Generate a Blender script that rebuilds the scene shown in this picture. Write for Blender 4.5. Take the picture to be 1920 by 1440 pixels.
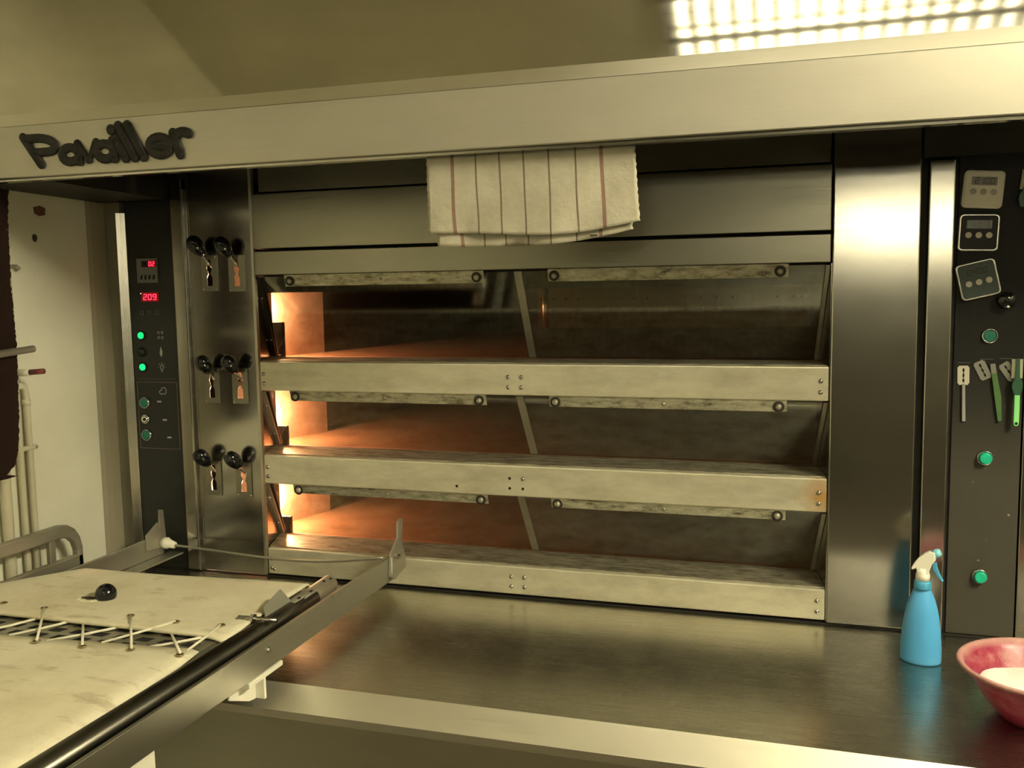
import bpy, bmesh, math, random
from mathutils import Vector, Matrix
random.seed(7)
PI = math.pi
SC = bpy.context.scene
for o in list(bpy.data.objects): bpy.data.objects.remove(o)
COL = SC.collection

# ------------------------------------------------------------------ camera
cam_d = bpy.data.cameras.new('camera'); cam = bpy.data.objects.new('camera', cam_d); COL.objects.link(cam)
cam_d.sensor_fit = 'HORIZONTAL'; cam_d.sensor_width = 36.0; cam_d.lens = 36.0 * 1760 / 1920; cam_d.clip_start = 0.02
R = ((0.9547964611, 0.2968124113, -0.0163128915),      # rows: camera right, down, forward in world axes
     (0.0146762000, -0.1018792624, -0.9946885065),
     (-0.2968978395, 0.9494856547, -0.1016300375))
rt, dn, fw = (Vector(r) for r in R)
M3 = Matrix((rt, -dn, -fw)).transposed()
cam.matrix_world = Matrix.Translation((1.388, -2.183, 1.722)) @ M3.to_4x4()
SC.camera = cam

# ------------------------------------------------------------------ view, world
SC.view_settings.view_transform = 'Standard'
SC.view_settings.look = 'None'
SC.view_settings.gamma = 1.0
SC.view_settings.use_curve_mapping = False
SC.view_settings.exposure = 1.15
W = bpy.data.worlds.new('world'); SC.world = W; W.use_nodes = True
W.node_tree.nodes['Background'].inputs[0].default_value = (1.0, 0.92, 0.66, 1)
W.node_tree.nodes['Background'].inputs[1].default_value = 0.05
LAMP = (1.0, 0.91, 0.63)          # old warm fluorescent tubes
TUBE_NEAR = 4.5                  # emission of the tubes over the oven
TUBE_REAR = 5.5                  # tubes at the back of the room
FILL_LEFT = 6.0  # added fill lamp at the left rear
FILL_SIDE = 80.0                  # short crosswise fill lamp added right of the hood, out of view
OVEN_W = 4.0                      # small lamps inside the decks

# ------------------------------------------------------------------ materials
def mat(name, base=(.5,.5,.5), rough=.5, metal=0.0, spec=.5, emit=None, estr=1.0):
    m = bpy.data.materials.new(name); m.use_nodes = True
    b = m.node_tree.nodes['Principled BSDF']
    b.inputs['Base Color'].default_value = (*base, 1)
    b.inputs['Roughness'].default_value = rough
    b.inputs['Metallic'].default_value = metal
    b.inputs['Specular IOR Level'].default_value = spec
    if emit:
        b.inputs['Emission Color'].default_value = (*emit, 1); b.inputs['Emission Strength'].default_value = estr
    return m
def nd(m, typ, **kw):
    n = m.node_tree.nodes.new(typ)
    for k, v in kw.items(): setattr(n, k, v)
    return n
def lk(m, a, b): m.node_tree.links.new(a, b)
def bsdf(m): return m.node_tree.nodes['Principled BSDF']
def coords(m, scale=(1,1,1), loc=(0,0,0)):
    tc = nd(m, 'ShaderNodeTexCoord'); mp = nd(m, 'ShaderNodeMapping')
    mp.inputs['Scale'].default_value = scale; mp.inputs['Location'].default_value = loc
    lk(m, tc.outputs['Object'], mp.inputs['Vector']); return mp.outputs['Vector']
def noise(m, vec, scale=5, detail=4, rough=.6):
    n = nd(m, 'ShaderNodeTexNoise'); n.inputs['Scale'].default_value = scale; n.inputs['Detail'].default_value = detail
    n.inputs['Roughness'].default_value = rough
    lk(m, vec, n.inputs['Vector']); return n.outputs['Fac']
def ramp(m, fac, stops):
    r = nd(m, 'ShaderNodeValToRGB'); e = r.color_ramp.elements
    while len(e) < len(stops): e.new(.5)
    for i, (p, c) in enumerate(stops):
        e[i].position = p; e[i].color = (*c, 1) if len(c) == 3 else c
    lk(m, fac, r.inputs['Fac']); return r.outputs['Color']
def maprange(m, fac, a, b, c, d):
    n = nd(m, 'ShaderNodeMapRange'); n.inputs[1].default_value = a; n.inputs[2].default_value = b
    n.inputs[3].default_value = c; n.inputs[4].default_value = d
    lk(m, fac, n.inputs[0]); return n.outputs[0]
def mixc(m, fac, a, b, mode='MIX'):
    n = nd(m, 'ShaderNodeMix', data_type='RGBA', blend_type=mode)
    for s, v in ((0, fac), (6, a), (7, b)):
        if isinstance(v, (int, float)): n.inputs[s].default_value = v
        elif isinstance(v, tuple): n.inputs[s].default_value = (*v, 1)
        else: lk(m, v, n.inputs[s])
    return n.outputs[2]
def bump(m, h, strength=.2, dist=.002):
    b = nd(m, 'ShaderNodeBump'); b.inputs['Strength'].default_value = strength; b.inputs['Distance'].default_value = dist
    lk(m, h, b.inputs['Height']); lk(m, b.outputs[0], bsdf(m).inputs['Normal'])

def steel(name, base=(.56,.55,.50), rough=.27, axis='x', blot=.03, streak=.35, metal=1.0, dirt=.12, aniso=.5):
    m = mat(name, base, rough, metal)
    s = {'x': (1.8, 500, 700), 'z': (700, 700, 1.8), 'y': (700, 2.5, 700)}[axis]
    v = coords(m, s); f = noise(m, v, 1.0, 3, .7)
    v2 = coords(m, (.8,.8,3)); g = noise(m, v2, 2.2, 4, .55)
    v3 = coords(m, (1,1,1.5), (4,1,2)); h = noise(m, v3, 5.0, 4, .6)
    dk = tuple(c*(1-dirt) for c in base)
    col = mixc(m, maprange(m, g, .35, .7, 0, 1), base, dk)
    col = mixc(m, maprange(m, f, .3, .7, 0, .12), col, tuple(c*.8 for c in base))
    lk(m, col, bsdf(m).inputs['Base Color'])
    a = nd(m, 'ShaderNodeMath', operation='ADD'); lk(m, maprange(m, h, .3, .7, -blot*.5, blot), a.inputs[0])
    lk(m, maprange(m, f, .2, .8, rough*.8, rough*1.25), a.inputs[1]); lk(m, a.outputs[0], bsdf(m).inputs['Roughness'])
    bump(m, f, streak*.35, .0001)
    if metal > .9:
        tv = nd(m, 'ShaderNodeCombineXYZ'); tv.inputs[{'x':0,'y':1,'z':2}[axis]].default_value = 1.0
        lk(m, tv.outputs[0], bsdf(m).inputs['Tangent']); bsdf(m).inputs['Anisotropic'].default_value = aniso
    return m

S_HOOD  = steel('hood_steel', (.52,.49,.41), .06, 'x', aniso=.8, blot=.0, streak=.05)
S_FASC  = steel('fascia_steel', (.50,.475,.40), .46, 'x', streak=.25)
S_FRONT = steel('oven_steel', (.36,.345,.28), .30, 'x')
S_POST  = steel('post_steel', (.50,.48,.43), .15, 'x', aniso=.3)
S_TOP   = steel('counter_steel', (.46,.44,.37), .25, 'x', blot=.02, streak=.1, aniso=.0)
S_LIP   = steel('lip_steel', (.62,.59,.49), .42, 'x', dirt=.1)
S_RAIL  = steel('rail_steel', (.50,.49,.43), .42, 'y', dirt=.2)
S_WORN  = steel('worn_steel', (.50,.47,.38), .5, 'x', metal=.8, dirt=.5)
S_BRIGHT= steel('bright_steel', (.60,.58,.52), .24, 'z', dirt=.05, aniso=0, streak=0)
S_DARK  = steel('sooty_steel', (.045,.042,.035), .55, 'x', metal=.6, dirt=.5)
CHROME  = mat('chrome', (.75,.74,.70), .12, 1.0)
SCREW   = mat('screw_metal', (.45,.43,.38), .25, 1.0)
BLACKPL = mat('black_plastic', (.008,.008,.009), .12, 0.0, .6)
HOLE    = mat('dark_hole', (.006,.005,.004), .8)
PAINTBK = mat('black_panel', (.014,.014,.013), .32, 0.0, .45)

def beam_material():
    m = mat('beam_steel', (.66,.62,.48), .46, .60)
    v = coords(m, (1.2, 60, 260)); f = noise(m, v, 1.0, 3, .7)
    g = noise(m, coords(m, (1,1,3)), 6, 6, .7)
    base = mixc(m, maprange(m, g, .4, .75, 0, 1), (.80,.76,.59), (.54,.50,.37))
    # heat tint round the right-hand screws of the middle beam
    tc = nd(m, 'ShaderNodeTexCoord'); d = nd(m, 'ShaderNodeVectorMath', operation='DISTANCE')
    lk(m, tc.outputs['Object'], d.inputs[0]); d.inputs[1].default_value = (1.435, 0.0, 1.243)
    n2 = noise(m, coords(m, (1,1,1)), 28, 4, .6)
    ad = nd(m, 'ShaderNodeMath', operation='MULTIPLY_ADD'); lk(m, n2, ad.inputs[0]); ad.inputs[1].default_value = .07
    lk(m, d.outputs['Value'], ad.inputs[2])
    rust = maprange(m, ad.outputs[0], .045, .095, .85, 0)
    col = mixc(m, rust, base, (.62,.33,.08))
    lk(m, col, bsdf(m).inputs['Base Color'])
    lk(m, maprange(m, f, .2, .8, .46, .56), bsdf(m).inputs['Roughness'])
    bump(m, f, .08, .0001)
    tv = nd(m, 'ShaderNodeCombineXYZ'); tv.inputs[0].default_value = 1.0
    lk(m, tv.outputs[0], bsdf(m).inputs['Tangent']); bsdf(m).inputs['Anisotropic'].default_value = .8
    return m
S_BEAM = beam_material()

def worn_lip_material():
    m = mat('ledge_steel', (.55,.52,.42), .42, .8)
    g = noise(m, coords(m, (2,6,6)), 7, 7, .75)
    col = ramp(m, g, [(.36,(.16,.13,.09)),(.52,(.42,.39,.30)),(.7,(.62,.60,.50))])
    lk(m, col, bsdf(m).inputs['Base Color']); lk(m, maprange(m, g, .3,.7,.6,.35), bsdf(m).inputs['Roughness']); return m
S_LEDGE = worn_lip_material()

def strip_material():
    m = mat('hinge_strip_steel', (.55,.53,.42), .5, .6)
    g = noise(m, coords(m, (6,6,20)), 4, 7, .75)
    col = ramp(m, g, [(.34,(.10,.08,.05)),(.48,(.42,.40,.29)),(.7,(.70,.68,.54))])
    lk(m, col, bsdf(m).inputs['Base Color']); return m
S_STRIP = strip_material()

def panel_material():
    m = mat('worn_black_panel', (.03,.029,.024), .5, 0.0, .25)
    s = noise(m, coords(m, (1,1,1)), 70, 2, .5)
    s2 = noise(m, coords(m, (8,8,1.5), (3,0,1)), 9, 3, .5)
    sc = maprange(m, s, .70, .78, 0, .5)
    lower = nd(m, 'ShaderNodeSeparateXYZ'); tc = nd(m, 'ShaderNodeTexCoord'); lk(m, tc.outputs['Object'], lower.inputs[0])
    lo = maprange(m, lower.outputs['Z'], 1.55, 1.30, 0, 1)   # scratches and a paler base on the lower half
    mu = nd(m, 'ShaderNodeMath', operation='MULTIPLY'); lk(m, sc, mu.inputs[0]); lk(m, lo, mu.inputs[1])
    base = mixc(m, lo, (.012,.012,.010), (.050,.046,.034))
    col = mixc(m, mu.outputs[0], base, (.45,.43,.36))
    lk(m, col, bsdf(m).inputs['Base Color']); lk(m, maprange(m, s2, .3,.7,.45,.6), bsdf(m).inputs['Roughness']); return m
PANEL_R = panel_material()

def wall_paint(name, a, b, rough=.45):
    m = mat(name, a, rough, 0, .4)
    g = noise(m, coords(m), 3, 6, .65)
    lk(m, mixc(m, maprange(m, g, .35,.75,0,1), a, b), bsdf(m).inputs['Base Color'])
    bump(m, noise(m, coords(m), 60, 3), .08, .002); return m
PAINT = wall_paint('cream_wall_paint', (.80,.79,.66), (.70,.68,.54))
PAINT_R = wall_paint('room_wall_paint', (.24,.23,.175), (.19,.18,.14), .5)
PIPEP = wall_paint('pipe_paint', (.66,.63,.48), (.50,.46,.33), .4)
TAUPE = wall_paint('taupe_shade_band', (.17,.15,.10), (.12,.105,.07), .5)
WHITEP = mat('white_painted_steel', (.85,.83,.68), .4)
CEIL = wall_paint('ceiling_paint', (.80,.78,.64), (.72,.70,.56), .7)

def tile_material():
    m = mat('floor_tiles', (.3,.2,.14), .45)
    t = nd(m, 'ShaderNodeTexBrick'); t.offset = 0; t.inputs['Scale'].default_value = 1.0
    t.inputs['Brick Width'].default_value = .2; t.inputs['Row Height'].default_value = .2; t.inputs['Mortar Size'].default_value = .004
    t.inputs['Color1'].default_value = (.17,.14,.10,1); t.inputs['Color2'].default_value = (.14,.12,.09,1); t.inputs['Mortar'].default_value = (.12,.11,.09,1)
    lk(m, coords(m), t.inputs['Vector']); lk(m, t.outputs['Color'], bsdf(m).inputs['Base Color']); return m
TILE = tile_material()

def canvas_material():
    m = mat('canvas', (.74,.68,.50), .9, 0, .15)
    g = noise(m, coords(m, (1,1,1)), 6, 6, .7); g2 = noise(m, coords(m, (2,5,1), (3,3,3)), 5, 5, .65)
    c = mixc(m, maprange(m, g, .42,.75,0,.8), (.78,.73,.55), (.60,.53,.35))
    c = mixc(m, maprange(m, g2, .58,.72,0,.6), c, (.40,.33,.20))
    lk(m, c, bsdf(m).inputs['Base Color'])
    w = noise(m, coords(m, (1,1,1)), 260, 2, .5); bump(m, w, .3, .0012); return m
CANVAS = canvas_material()
ROPE = mat('cord_fibre', (.80,.76,.60), .9)

def floor_stone():
    m = mat('deck_stone', (.40,.19,.09), .38, 0, .5)
    g = noise(m, coords(m, (1,1,1)), 9, 6, .7)
    lk(m, mixc(m, maprange(m, g,.35,.7,0,1), (.46,.22,.11), (.26,.12,.06)), bsdf(m).inputs['Base Color']); return m
STONE = floor_stone()
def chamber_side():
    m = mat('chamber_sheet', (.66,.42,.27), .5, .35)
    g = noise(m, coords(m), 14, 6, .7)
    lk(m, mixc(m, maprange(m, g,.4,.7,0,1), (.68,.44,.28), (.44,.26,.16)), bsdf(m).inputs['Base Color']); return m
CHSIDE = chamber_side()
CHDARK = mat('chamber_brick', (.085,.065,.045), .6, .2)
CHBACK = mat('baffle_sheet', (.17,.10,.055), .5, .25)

def glass_material(extra=.02):
    m = bpy.data.materials.new('door_glass'); m.use_nodes = True; nt = m.node_tree
    for n in list(nt.nodes): nt.nodes.remove(n)
    out = nt.nodes.new('ShaderNodeOutputMaterial'); mx = nt.nodes.new('ShaderNodeMixShader')
    tr = nt.nodes.new('ShaderNodeBsdfTransparent'); tr.inputs[0].default_value = (.86,.83,.74,1)
    gl = nt.nodes.new('ShaderNodeBsdfGlossy'); gl.inputs['Roughness'].default_value = .06; gl.inputs[0].default_value = (.9,.95,.95,1)
    tc = nt.nodes.new('ShaderNodeTexCoord'); mp = nt.nodes.new('ShaderNodeMapping'); mp.inputs['Scale'].default_value = (30,30,3)
    ns = nt.nodes.new('ShaderNodeTexNoise'); ns.inputs['Scale'].default_value = 3; ns.inputs['Detail'].default_value = 6
    mr = nt.nodes.new('ShaderNodeMapRange'); mr.inputs[1].default_value=.35; mr.inputs[2].default_value=.75; mr.inputs[3].default_value=.07; mr.inputs[4].default_value=.15
    fr = nt.nodes.new('ShaderNodeValue'); fr.outputs[0].default_value = extra
    ad = nt.nodes.new('ShaderNodeMath'); ad.operation = 'ADD'; ad.use_clamp = True
    L = nt.links.new
    L(tc.outputs['Object'], mp.inputs[0]); L(mp.outputs[0], ns.inputs['Vector']); L(ns.outputs['Fac'], mr.inputs[0])
    L(mr.outputs[0], ad.inputs[0]); L(fr.outputs[0], ad.inputs[1])
    L(ad.outputs[0], mx.inputs[0]); L(tr.outputs[0], mx.inputs[1]); L(gl.outputs[0], mx.inputs[2]); L(mx.outputs[0], out.inputs[0])
    return m
GLASS = glass_material(); GLASS_R = glass_material(.11)

# ------------------------------------------------------------------ mesh helpers
class MB:
    def __init__(s): s.bm = bmesh.new()
    def box(s, x0,x1,y0,y1,z0,z1, rot=None, piv=None):
        vs = [s.bm.verts.new((x,y,z)) for x in (x0,x1) for y in (y0,y1) for z in (z0,z1)]
        for f in ((0,1,3,2),(4,6,7,5),(0,4,5,1),(2,3,7,6),(0,2,6,4),(1,5,7,3)): s.bm.faces.new([vs[i] for i in f])
        if rot:
            p = Vector(piv) if piv else Vector(((x0+x1)/2,(y0+y1)/2,(z0+z1)/2))
            for v in vs: v.co = rot @ (v.co-p) + p
        return s
    def prism(s, pts, axis, a, b):
        """polygon pts (2-D) extruded along axis from a to b; x: (y,z)  y: (x,z)  z: (x,y)"""
        def P(p, t): return {'x': (t,p[0],p[1]), 'y': (p[0],t,p[1]), 'z': (p[0],p[1],t)}[axis]
        A = [s.bm.verts.new(P(p,a)) for p in pts]; B = [s.bm.verts.new(P(p,b)) for p in pts]
        s.bm.faces.new(A); s.bm.faces.new(B[::-1]); n = len(pts)
        for i in range(n): s.bm.faces.new((A[i], B[i], B[(i+1)%n], A[(i+1)%n]))
        return s
    def tube(s, path, r, seg=12, cap=True):
        path = [Vector(p) for p in path]; n = len(path); rs = r if isinstance(r,(list,tuple)) else [r]*n
        rings = []; up = None
        for i, p in enumerate(path):
            t = (path[min(i+1,n-1)] - path[max(i-1,0)]).normalized()
            if up is None: up = t.orthogonal().normalized()
            up = (up - t*up.dot(t)).normalized(); w = t.cross(up)
            rings.append([s.bm.verts.new(p + (up*math.cos(2*PI*k/seg) + w*math.sin(2*PI*k/seg))*rs[i]) for k in range(seg)])
        for a, b in zip(rings, rings[1:]):
            for k in range(seg): s.bm.faces.new((a[k], a[(k+1)%seg], b[(k+1)%seg], b[k]))
        if cap: s.bm.faces.new(rings[0][::-1]); s.bm.faces.new(rings[-1])
        return s
    def lathe(s, prof, centre=(0,0,0), seg=40, sx=1, sy=1, axis='z'):
        rings = []
        for r, h in prof:
            ring = []
            for k in range(seg):
                a = 2*PI*k/seg; u, v = r*math.cos(a)*sx, r*math.sin(a)*sy
                co = {'z': (u,v,h), 'y': (u,h,v), 'x': (h,u,v)}[axis]
                ring.append(s.bm.verts.new(Vector(co)+Vector(centre)))
            rings.append(ring)
        for a, b in zip(rings, rings[1:]):
            for k in range(seg): s.bm.faces.new((a[k], a[(k+1)%seg], b[(k+1)%seg], b[k]))
        if prof[0][0] > 1e-6: s.bm.faces.new(rings[0][::-1])
        if prof[-1][0] > 1e-6: s.bm.faces.new(rings[-1])
        return s
    def ball(s, c, r, sc=(1,1,1), rot=None, seg=24):
        m = Matrix.Translation(c)
        if rot: m = m @ rot.to_4x4()
        m = m @ Matrix.Diagonal((*sc,1))
        bmesh.ops.create_uvsphere(s.bm, u_segments=seg, v_segments=seg//2, radius=r, matrix=m); return s
    def grid_plate(s, x0,x1,z0,z1, y0,y1, holes):
        """plate in the XZ plane from y0 (front) to y1 with rectangular holes (x0,x1,z0,z1)"""
        xs = sorted({x0,x1,*[h[0] for h in holes],*[h[1] for h in holes]}); zs = sorted({z0,z1,*[h[2] for h in holes],*[h[3] for h in holes]})
        V = {}
        def v(i,j,k):
            if (i,j,k) not in V: V[i,j,k] = s.bm.verts.new((xs[i], (y0,y1)[k], zs[j]))
            return V[i,j,k]
        def solid(i,j):
            if not (0 <= i < len(xs)-1 and 0 <= j < len(zs)-1): return False
            cx, cz = (xs[i]+xs[i+1])/2, (zs[j]+zs[j+1])/2
            return not any(h[0]<cx<h[1] and h[2]<cz<h[3] for h in holes)
        for i in range(len(xs)-1):
            for j in range(len(zs)-1):
                if not solid(i,j): continue
                s.bm.faces.new((v(i,j,0),v(i+1,j,0),v(i+1,j+1,0),v(i,j+1,0)))
                s.bm.faces.new((v(i,j+1,1),v(i+1,j+1,1),v(i+1,j,1),v(i,j,1)))
                if not solid(i-1,j): s.bm.faces.new((v(i,j,0),v(i,j+1,0),v(i,j+1,1),v(i,j,1)))
                if not solid(i+1,j): s.bm.faces.new((v(i+1,j,0),v(i+1,j,1),v(i+1,j+1,1),v(i+1,j+1,0)))
                if not solid(i,j-1): s.bm.faces.new((v(i,j,0),v(i,j,1),v(i+1,j,1),v(i+1,j,0)))
                if not solid(i,j+1): s.bm.faces.new((v(i,j+1,0),v(i+1,j+1,0),v(i+1,j+1,1),v(i,j+1,1)))
        return s
    def obj(s, name, m, parent=None, bevel=0, smooth=False, seg=2, loc=None):
        bmesh.ops.recalc_face_normals(s.bm, faces=s.bm.faces)
        me = bpy.data.meshes.new(name); s.bm.to_mesh(me); s.bm.free(); me.materials.append(m)
        o = bpy.data.objects.new(name, me); COL.objects.link(o)
        if smooth:
            for p in me.polygons: p.use_smooth = True
        if bevel:
            b = o.modifiers.new('bevel','BEVEL'); b.width = bevel; b.segments = seg; b.limit_method = 'ANGLE'; b.angle_limit = math.radians(40)
        if smooth == 'auto':
            for p in me.polygons: p.use_smooth = False
        if parent: attach(o, parent)
        if loc: o.location = loc
        return o
WLOC = {}
def attach(o, parent):
    o.parent = parent
    w = WLOC.get(parent.name, Vector((0,0,0)))        # geometry is written in world metres for fixed things
    if w.length: o.location = Vector(o.location) - w
    WLOC[o.name] = Vector((0,0,0)) if parent.type == 'EMPTY' else WLOC.get(parent.name, Vector((0,0,0)))
def tag(o, label=None, cat=None, group=None, kind=None):
    if label: o['label'] = label
    if cat: o['category'] = cat
    if group: o['group'] = group
    if kind: o['kind'] = kind
    return o
def thing(name, label, cat, loc=(0,0,0), group=None, local=False):
    o = bpy.data.objects.new(name, None); o.empty_display_size = .05; COL.objects.link(o); o.location = loc
    if not local: WLOC[o.name] = Vector(loc)
    return tag(o, label, cat, group)
def box(name, m, parent, *c, bevel=.001, **k): return MB().box(*c).obj(name, m, parent, bevel, **k)
def copy_tree(o, parent=None):
    c = o.copy(); COL.objects.link(c); c.parent = parent
    for ch in o.children: copy_tree(ch, c)
    return c

SEG = {'0':'abcdef','1':'bc','2':'abged','3':'abgcd','4':'fgbc','5':'afgcd','6':'afgedc','7':'abc','8':'abcdefg','9':'abcdfg'}
def digits(mb, text, x, z, w, h, y0, y1, gap=.35, shear=.08):
    """seven-segment digits standing in the XZ plane, lower left at (x, z)"""
    t = w*.2
    for ch in text:
        for sgm in SEG.get(ch, ''):
            r = {'a':(t*.6,w-t*.6,h-t,h),'d':(t*.6,w-t*.6,0,t),'g':(t*.6,w-t*.6,h/2-t/2,h/2+t/2),
                 'f':(0,t,h/2+t*.2,h-t*.3),'b':(w-t,w,h/2+t*.2,h-t*.3),'e':(0,t,t*.3,h/2-t*.2),'c':(w-t,w,t*.3,h/2-t*.2)}[sgm]
            a,b,c,d = r
            mb.prism([(x+a+c*shear,z+c),(x+b+c*shear,z+c),(x+b+d*shear,z+d),(x+a+d*shear,z+d)], 'y', y0, y1)
        x += w*(1+gap)
    return mb

# ------------------------------------------------------------------ the room
def struct(name, mb, m, **k): return tag(mb.obj(name, m, **k), kind='structure')
XL, XR, YB, YO, ZC = -.48, 3.2, -6.2, 2.1, 2.86
struct('floor', MB().box(XL-.1,XR+.1,YB-.1,YO,-.06,0), TILE)
struct('ceiling', MB().box(XL-.1,XR+.1,YB-.1,YO,ZC,ZC+.08), CEIL)
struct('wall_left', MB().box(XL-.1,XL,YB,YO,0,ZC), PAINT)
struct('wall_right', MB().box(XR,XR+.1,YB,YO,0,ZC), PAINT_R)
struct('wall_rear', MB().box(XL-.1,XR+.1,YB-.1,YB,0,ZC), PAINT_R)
struct('reflection_panel_1', MB().box(.05,1.40,YB,YB+.05,0,2.35), mat('dark_reflection_panel', (.05,.042,.032), .6))  # added unseen dark panel, darkens what the oven's upper steel reflects
struct('wall_behind_oven', MB().box(XL-.1,XR+.1,YO,YO+.1,0,ZC), PAINT_R)

# ------------------------------------------------------------------ lamps of the room and added fill lamps
TUBE_M = mat('lit_tube', (1,1,1), .5, emit=LAMP, estr=TUBE_NEAR)
TUBE_R = mat('lit_tube_rear', (1,1,1), .5, emit=LAMP, estr=TUBE_REAR)
FILL_L = mat('fill_tube_left', (1,1,1), .5, emit=LAMP, estr=FILL_LEFT)
FILL_S = mat('fill_tube_side', (1,1,1), .5, emit=LAMP, estr=FILL_SIDE)
LOUV = mat('louvre_white', (.40,.38,.30), .4)
BLD = mat('louvre_blade', (.03,.028,.02), .6)
def louvre_lamp(name, label, x0, x1, yc, z, tubem, louv=True, half=.15, rows=2):
    t = thing(name, label, 'lamp', ((x0+x1)/2, yc, z))
    box('housing', LOUV, t, x0-.03, x1+.03, yc-half-.03, yc+half+.03, z, ZC, bevel=.002)
    for k in range(rows):
        y = yc + (k-(rows-1)/2)*half
        if louv: box('diffuser', tubem, t, x0,x1, y-.048,y+.048, z-.040,z-.001, bevel=.004)
        else: MB().tube([(x0,y,z-.028),(x1,y,z-.028)], .022, 14).obj('tube', tubem, t, smooth=True)
    for s in (-1,1): box('side_rail', LOUV, t, x0-.03, x1+.03, yc+s*half-.004, yc+s*half+.004, z-.07, z)
    if louv:
        b = MB(); x = x0
        while x < x1: b.box(x-.0095,x+.0095, yc-half, yc+half, z-.105, z-.045); x += .05
        b.box(x0, x1, yc-.004, yc+.004, z-.068, z-.054)
        b.obj('louvre', BLD, t)
    return t
louvre_lamp('ceiling_or_fill_lamp', 'louvred fluorescent ceiling lamp just in front of the hood', 1.06, 2.0, -1.12, 2.78, TUBE_M)
louvre_lamp('ceiling_or_fill_lamp', 'unseen fill lamp added on the ceiling over the left rear of the bakery', -.1, 1.1, -3.3, 2.78, FILL_L, False, .10)  # added for general fill on the left side, never in view
t = thing('ceiling_or_fill_lamp', 'unseen crosswise fill lamp added on the ceiling to the right of the hood', 'lamp', (2.80, -1.47, 2.78))  # added to brighten the left wall, kept outside the hood's reflection
box('housing', LOUV, t, 2.65,2.95, -1.98,-.97, 2.78,ZC, bevel=.002)
for x in (2.71,2.80,2.89): MB().tube([(x,-1.95,2.752),(x,-1.0,2.752)], .022, 14).obj('tube', FILL_S, t, smooth=True)
t = thing('wall_lamp', 'long fluorescent tube lamp on the rear wall of the bakery', 'lamp', (1.9, YB, 2.2))
box('housing', LOUV, t, 1.5, 3.0, YB, YB+.06, 2.02, 2.34)
for z in (2.10, 2.26): MB().tube([(1.52,YB+.09,z),(2.98,YB+.09,z)], .05, 12).obj('tube', TUBE_R, t, smooth=True)

# ------------------------------------------------------------------ the deck oven
oven = thing('deck_oven', 'large stainless steel three-deck bakery oven filling the wall under the hood', 'oven', (.72, .9, 0))
B = [(1.460,1.538),(1.208,1.286),(.958,1.030)]              # the three cross beams, bottom and top
TOPZ = [1.765, 1.460, 1.208]                                 # top of each opening
LED = .145                                                   # how far back the door glass meets the ledge
for i, (zb, zt) in enumerate(B):
    bm_ = MB().prism([(0,zb),(0,zt),(LED-.004,zt),(LED-.004,zb),(.10,zb),(.10,zb+.01),(.03,zb+.01),(.03,zb)], 'x', .001, 1.4405).obj('cross_beam', S_BEAM, oven, .0035, seg=3)
    MB().prism([(0,.012),(1.438,.012),(1.416,LED),(-.045,LED)], 'z', zt, zt+.0025).obj('ledge_plate', S_LEDGE, oven, .0008)
    for x, z in ((.012,.045),(.012,.020),(.695,.045),(.729,.045),(.695,.020),(.729,.020),(1.4235,.045),(1.4235,.020)):
        if i == 2 and x < .1: z -= .002
        hollow = (i == 1 and x in (.695,.729) and not (x == .729 and z == .045))
        if hollow:
            MB().lathe([(.0036,-.0006),(.0036,.001)], (x,0,zb+z), 16, axis='y').obj('screw_hole', HOLE, oven)
        else:
            MB().lathe([(0,-.0038),(.0025,-.0036),(.0046,-.0022),(.0056,0),(.0056,.002)], (x,0,zb+z), 18, axis='y').obj('screw', SCREW, oven, smooth=True)
MB().lathe([(.0034,-.0006),(.0034,.001)], (.555,0,1.227), 16, axis='y').obj('screw_hole', HOLE, oven)
MB().lathe([(0,-.003),(.004,-.002),(.0045,.001)], (.02,0,.972), 14, axis='y').obj('screw', SCREW, oven, smooth=True)

# fascia strip and panels over the openings
box('upper_strip', S_FRONT, oven, .0, 1.44, -.004, .05, 1.767, 1.829, bevel=.002)
box('upper_panel', S_FRONT, oven, -.006, 1.44, 0, .05, 1.836, 1.978, bevel=.002)
box('top_panel', S_FRONT, oven, .012, 1.438, .012, .05, 1.983, 2.09, bevel=.002)
box('opening_lintel', S_DARK, oven, -.008, 1.446, .052, .25, 1.72, 2.08, bevel=0)

# columns
slots = [(-.139,1.775),(-.055,1.773),(-.148,1.472),(-.060,1.472),(-.157,1.216),(-.062,1.216)]
holes = [(x-.011,x+.011,z-.038,z+.038) for x,z in slots]
MB().grid_plate(-.196,-.010,.956,2.08, 0,.003, [h for h in holes]).obj('left_column', S_POST, oven)
box('column_edge', S_LIP, oven, -.0095,-.0012, -.003,.01, .956,2.08, bevel=.001)
MB().prism([(-.0012,.005),(-.047,.150),(-.050,.150),(-.0045,.005)], 'z', .956, 1.765).obj('left_cheek', S_POST, oven)
box('left_post', S_POST, oven, -.252,-.214, -.006,.05, .953,2.03, bevel=.003)
box('post_edge', S_BRIGHT, oven, -.2135,-.2095, -.008,.05, .953,2.0, bevel=.001)
box('post_return', S_POST, oven, -.209,-.198, .002,.05, .953,2.03, bevel=.001)
box('right_column', S_POST, oven, 1.4435,1.619, -.004,.05, .955,2.06, bevel=.003)
box('column_seam', S_DARK, oven, 1.6195,1.6335, .012,.05, .95,2.06, bevel=0)
box('right_post', S_POST, oven, 1.634,1.684, -.008,.05, .955,1.975, bevel=.003)
box('right_panel_black', PANEL_R, oven, 1.692,1.826, 0,.05, .955,2.06, bevel=.001)
box('panel_gap', S_DARK, oven, 1.6845,1.6915, .006,.05, .955,2.06, bevel=0)
box('right_edge_post', S_POST, oven, 1.829,1.98, -.002,.05, .955,2.06, bevel=.002)
box('right_header', S_DARK, oven, 1.622,1.98, -.010,-.005, 1.98,2.06, bevel=0)
tag(oven.children[-1], 'dark steel header')
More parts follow.
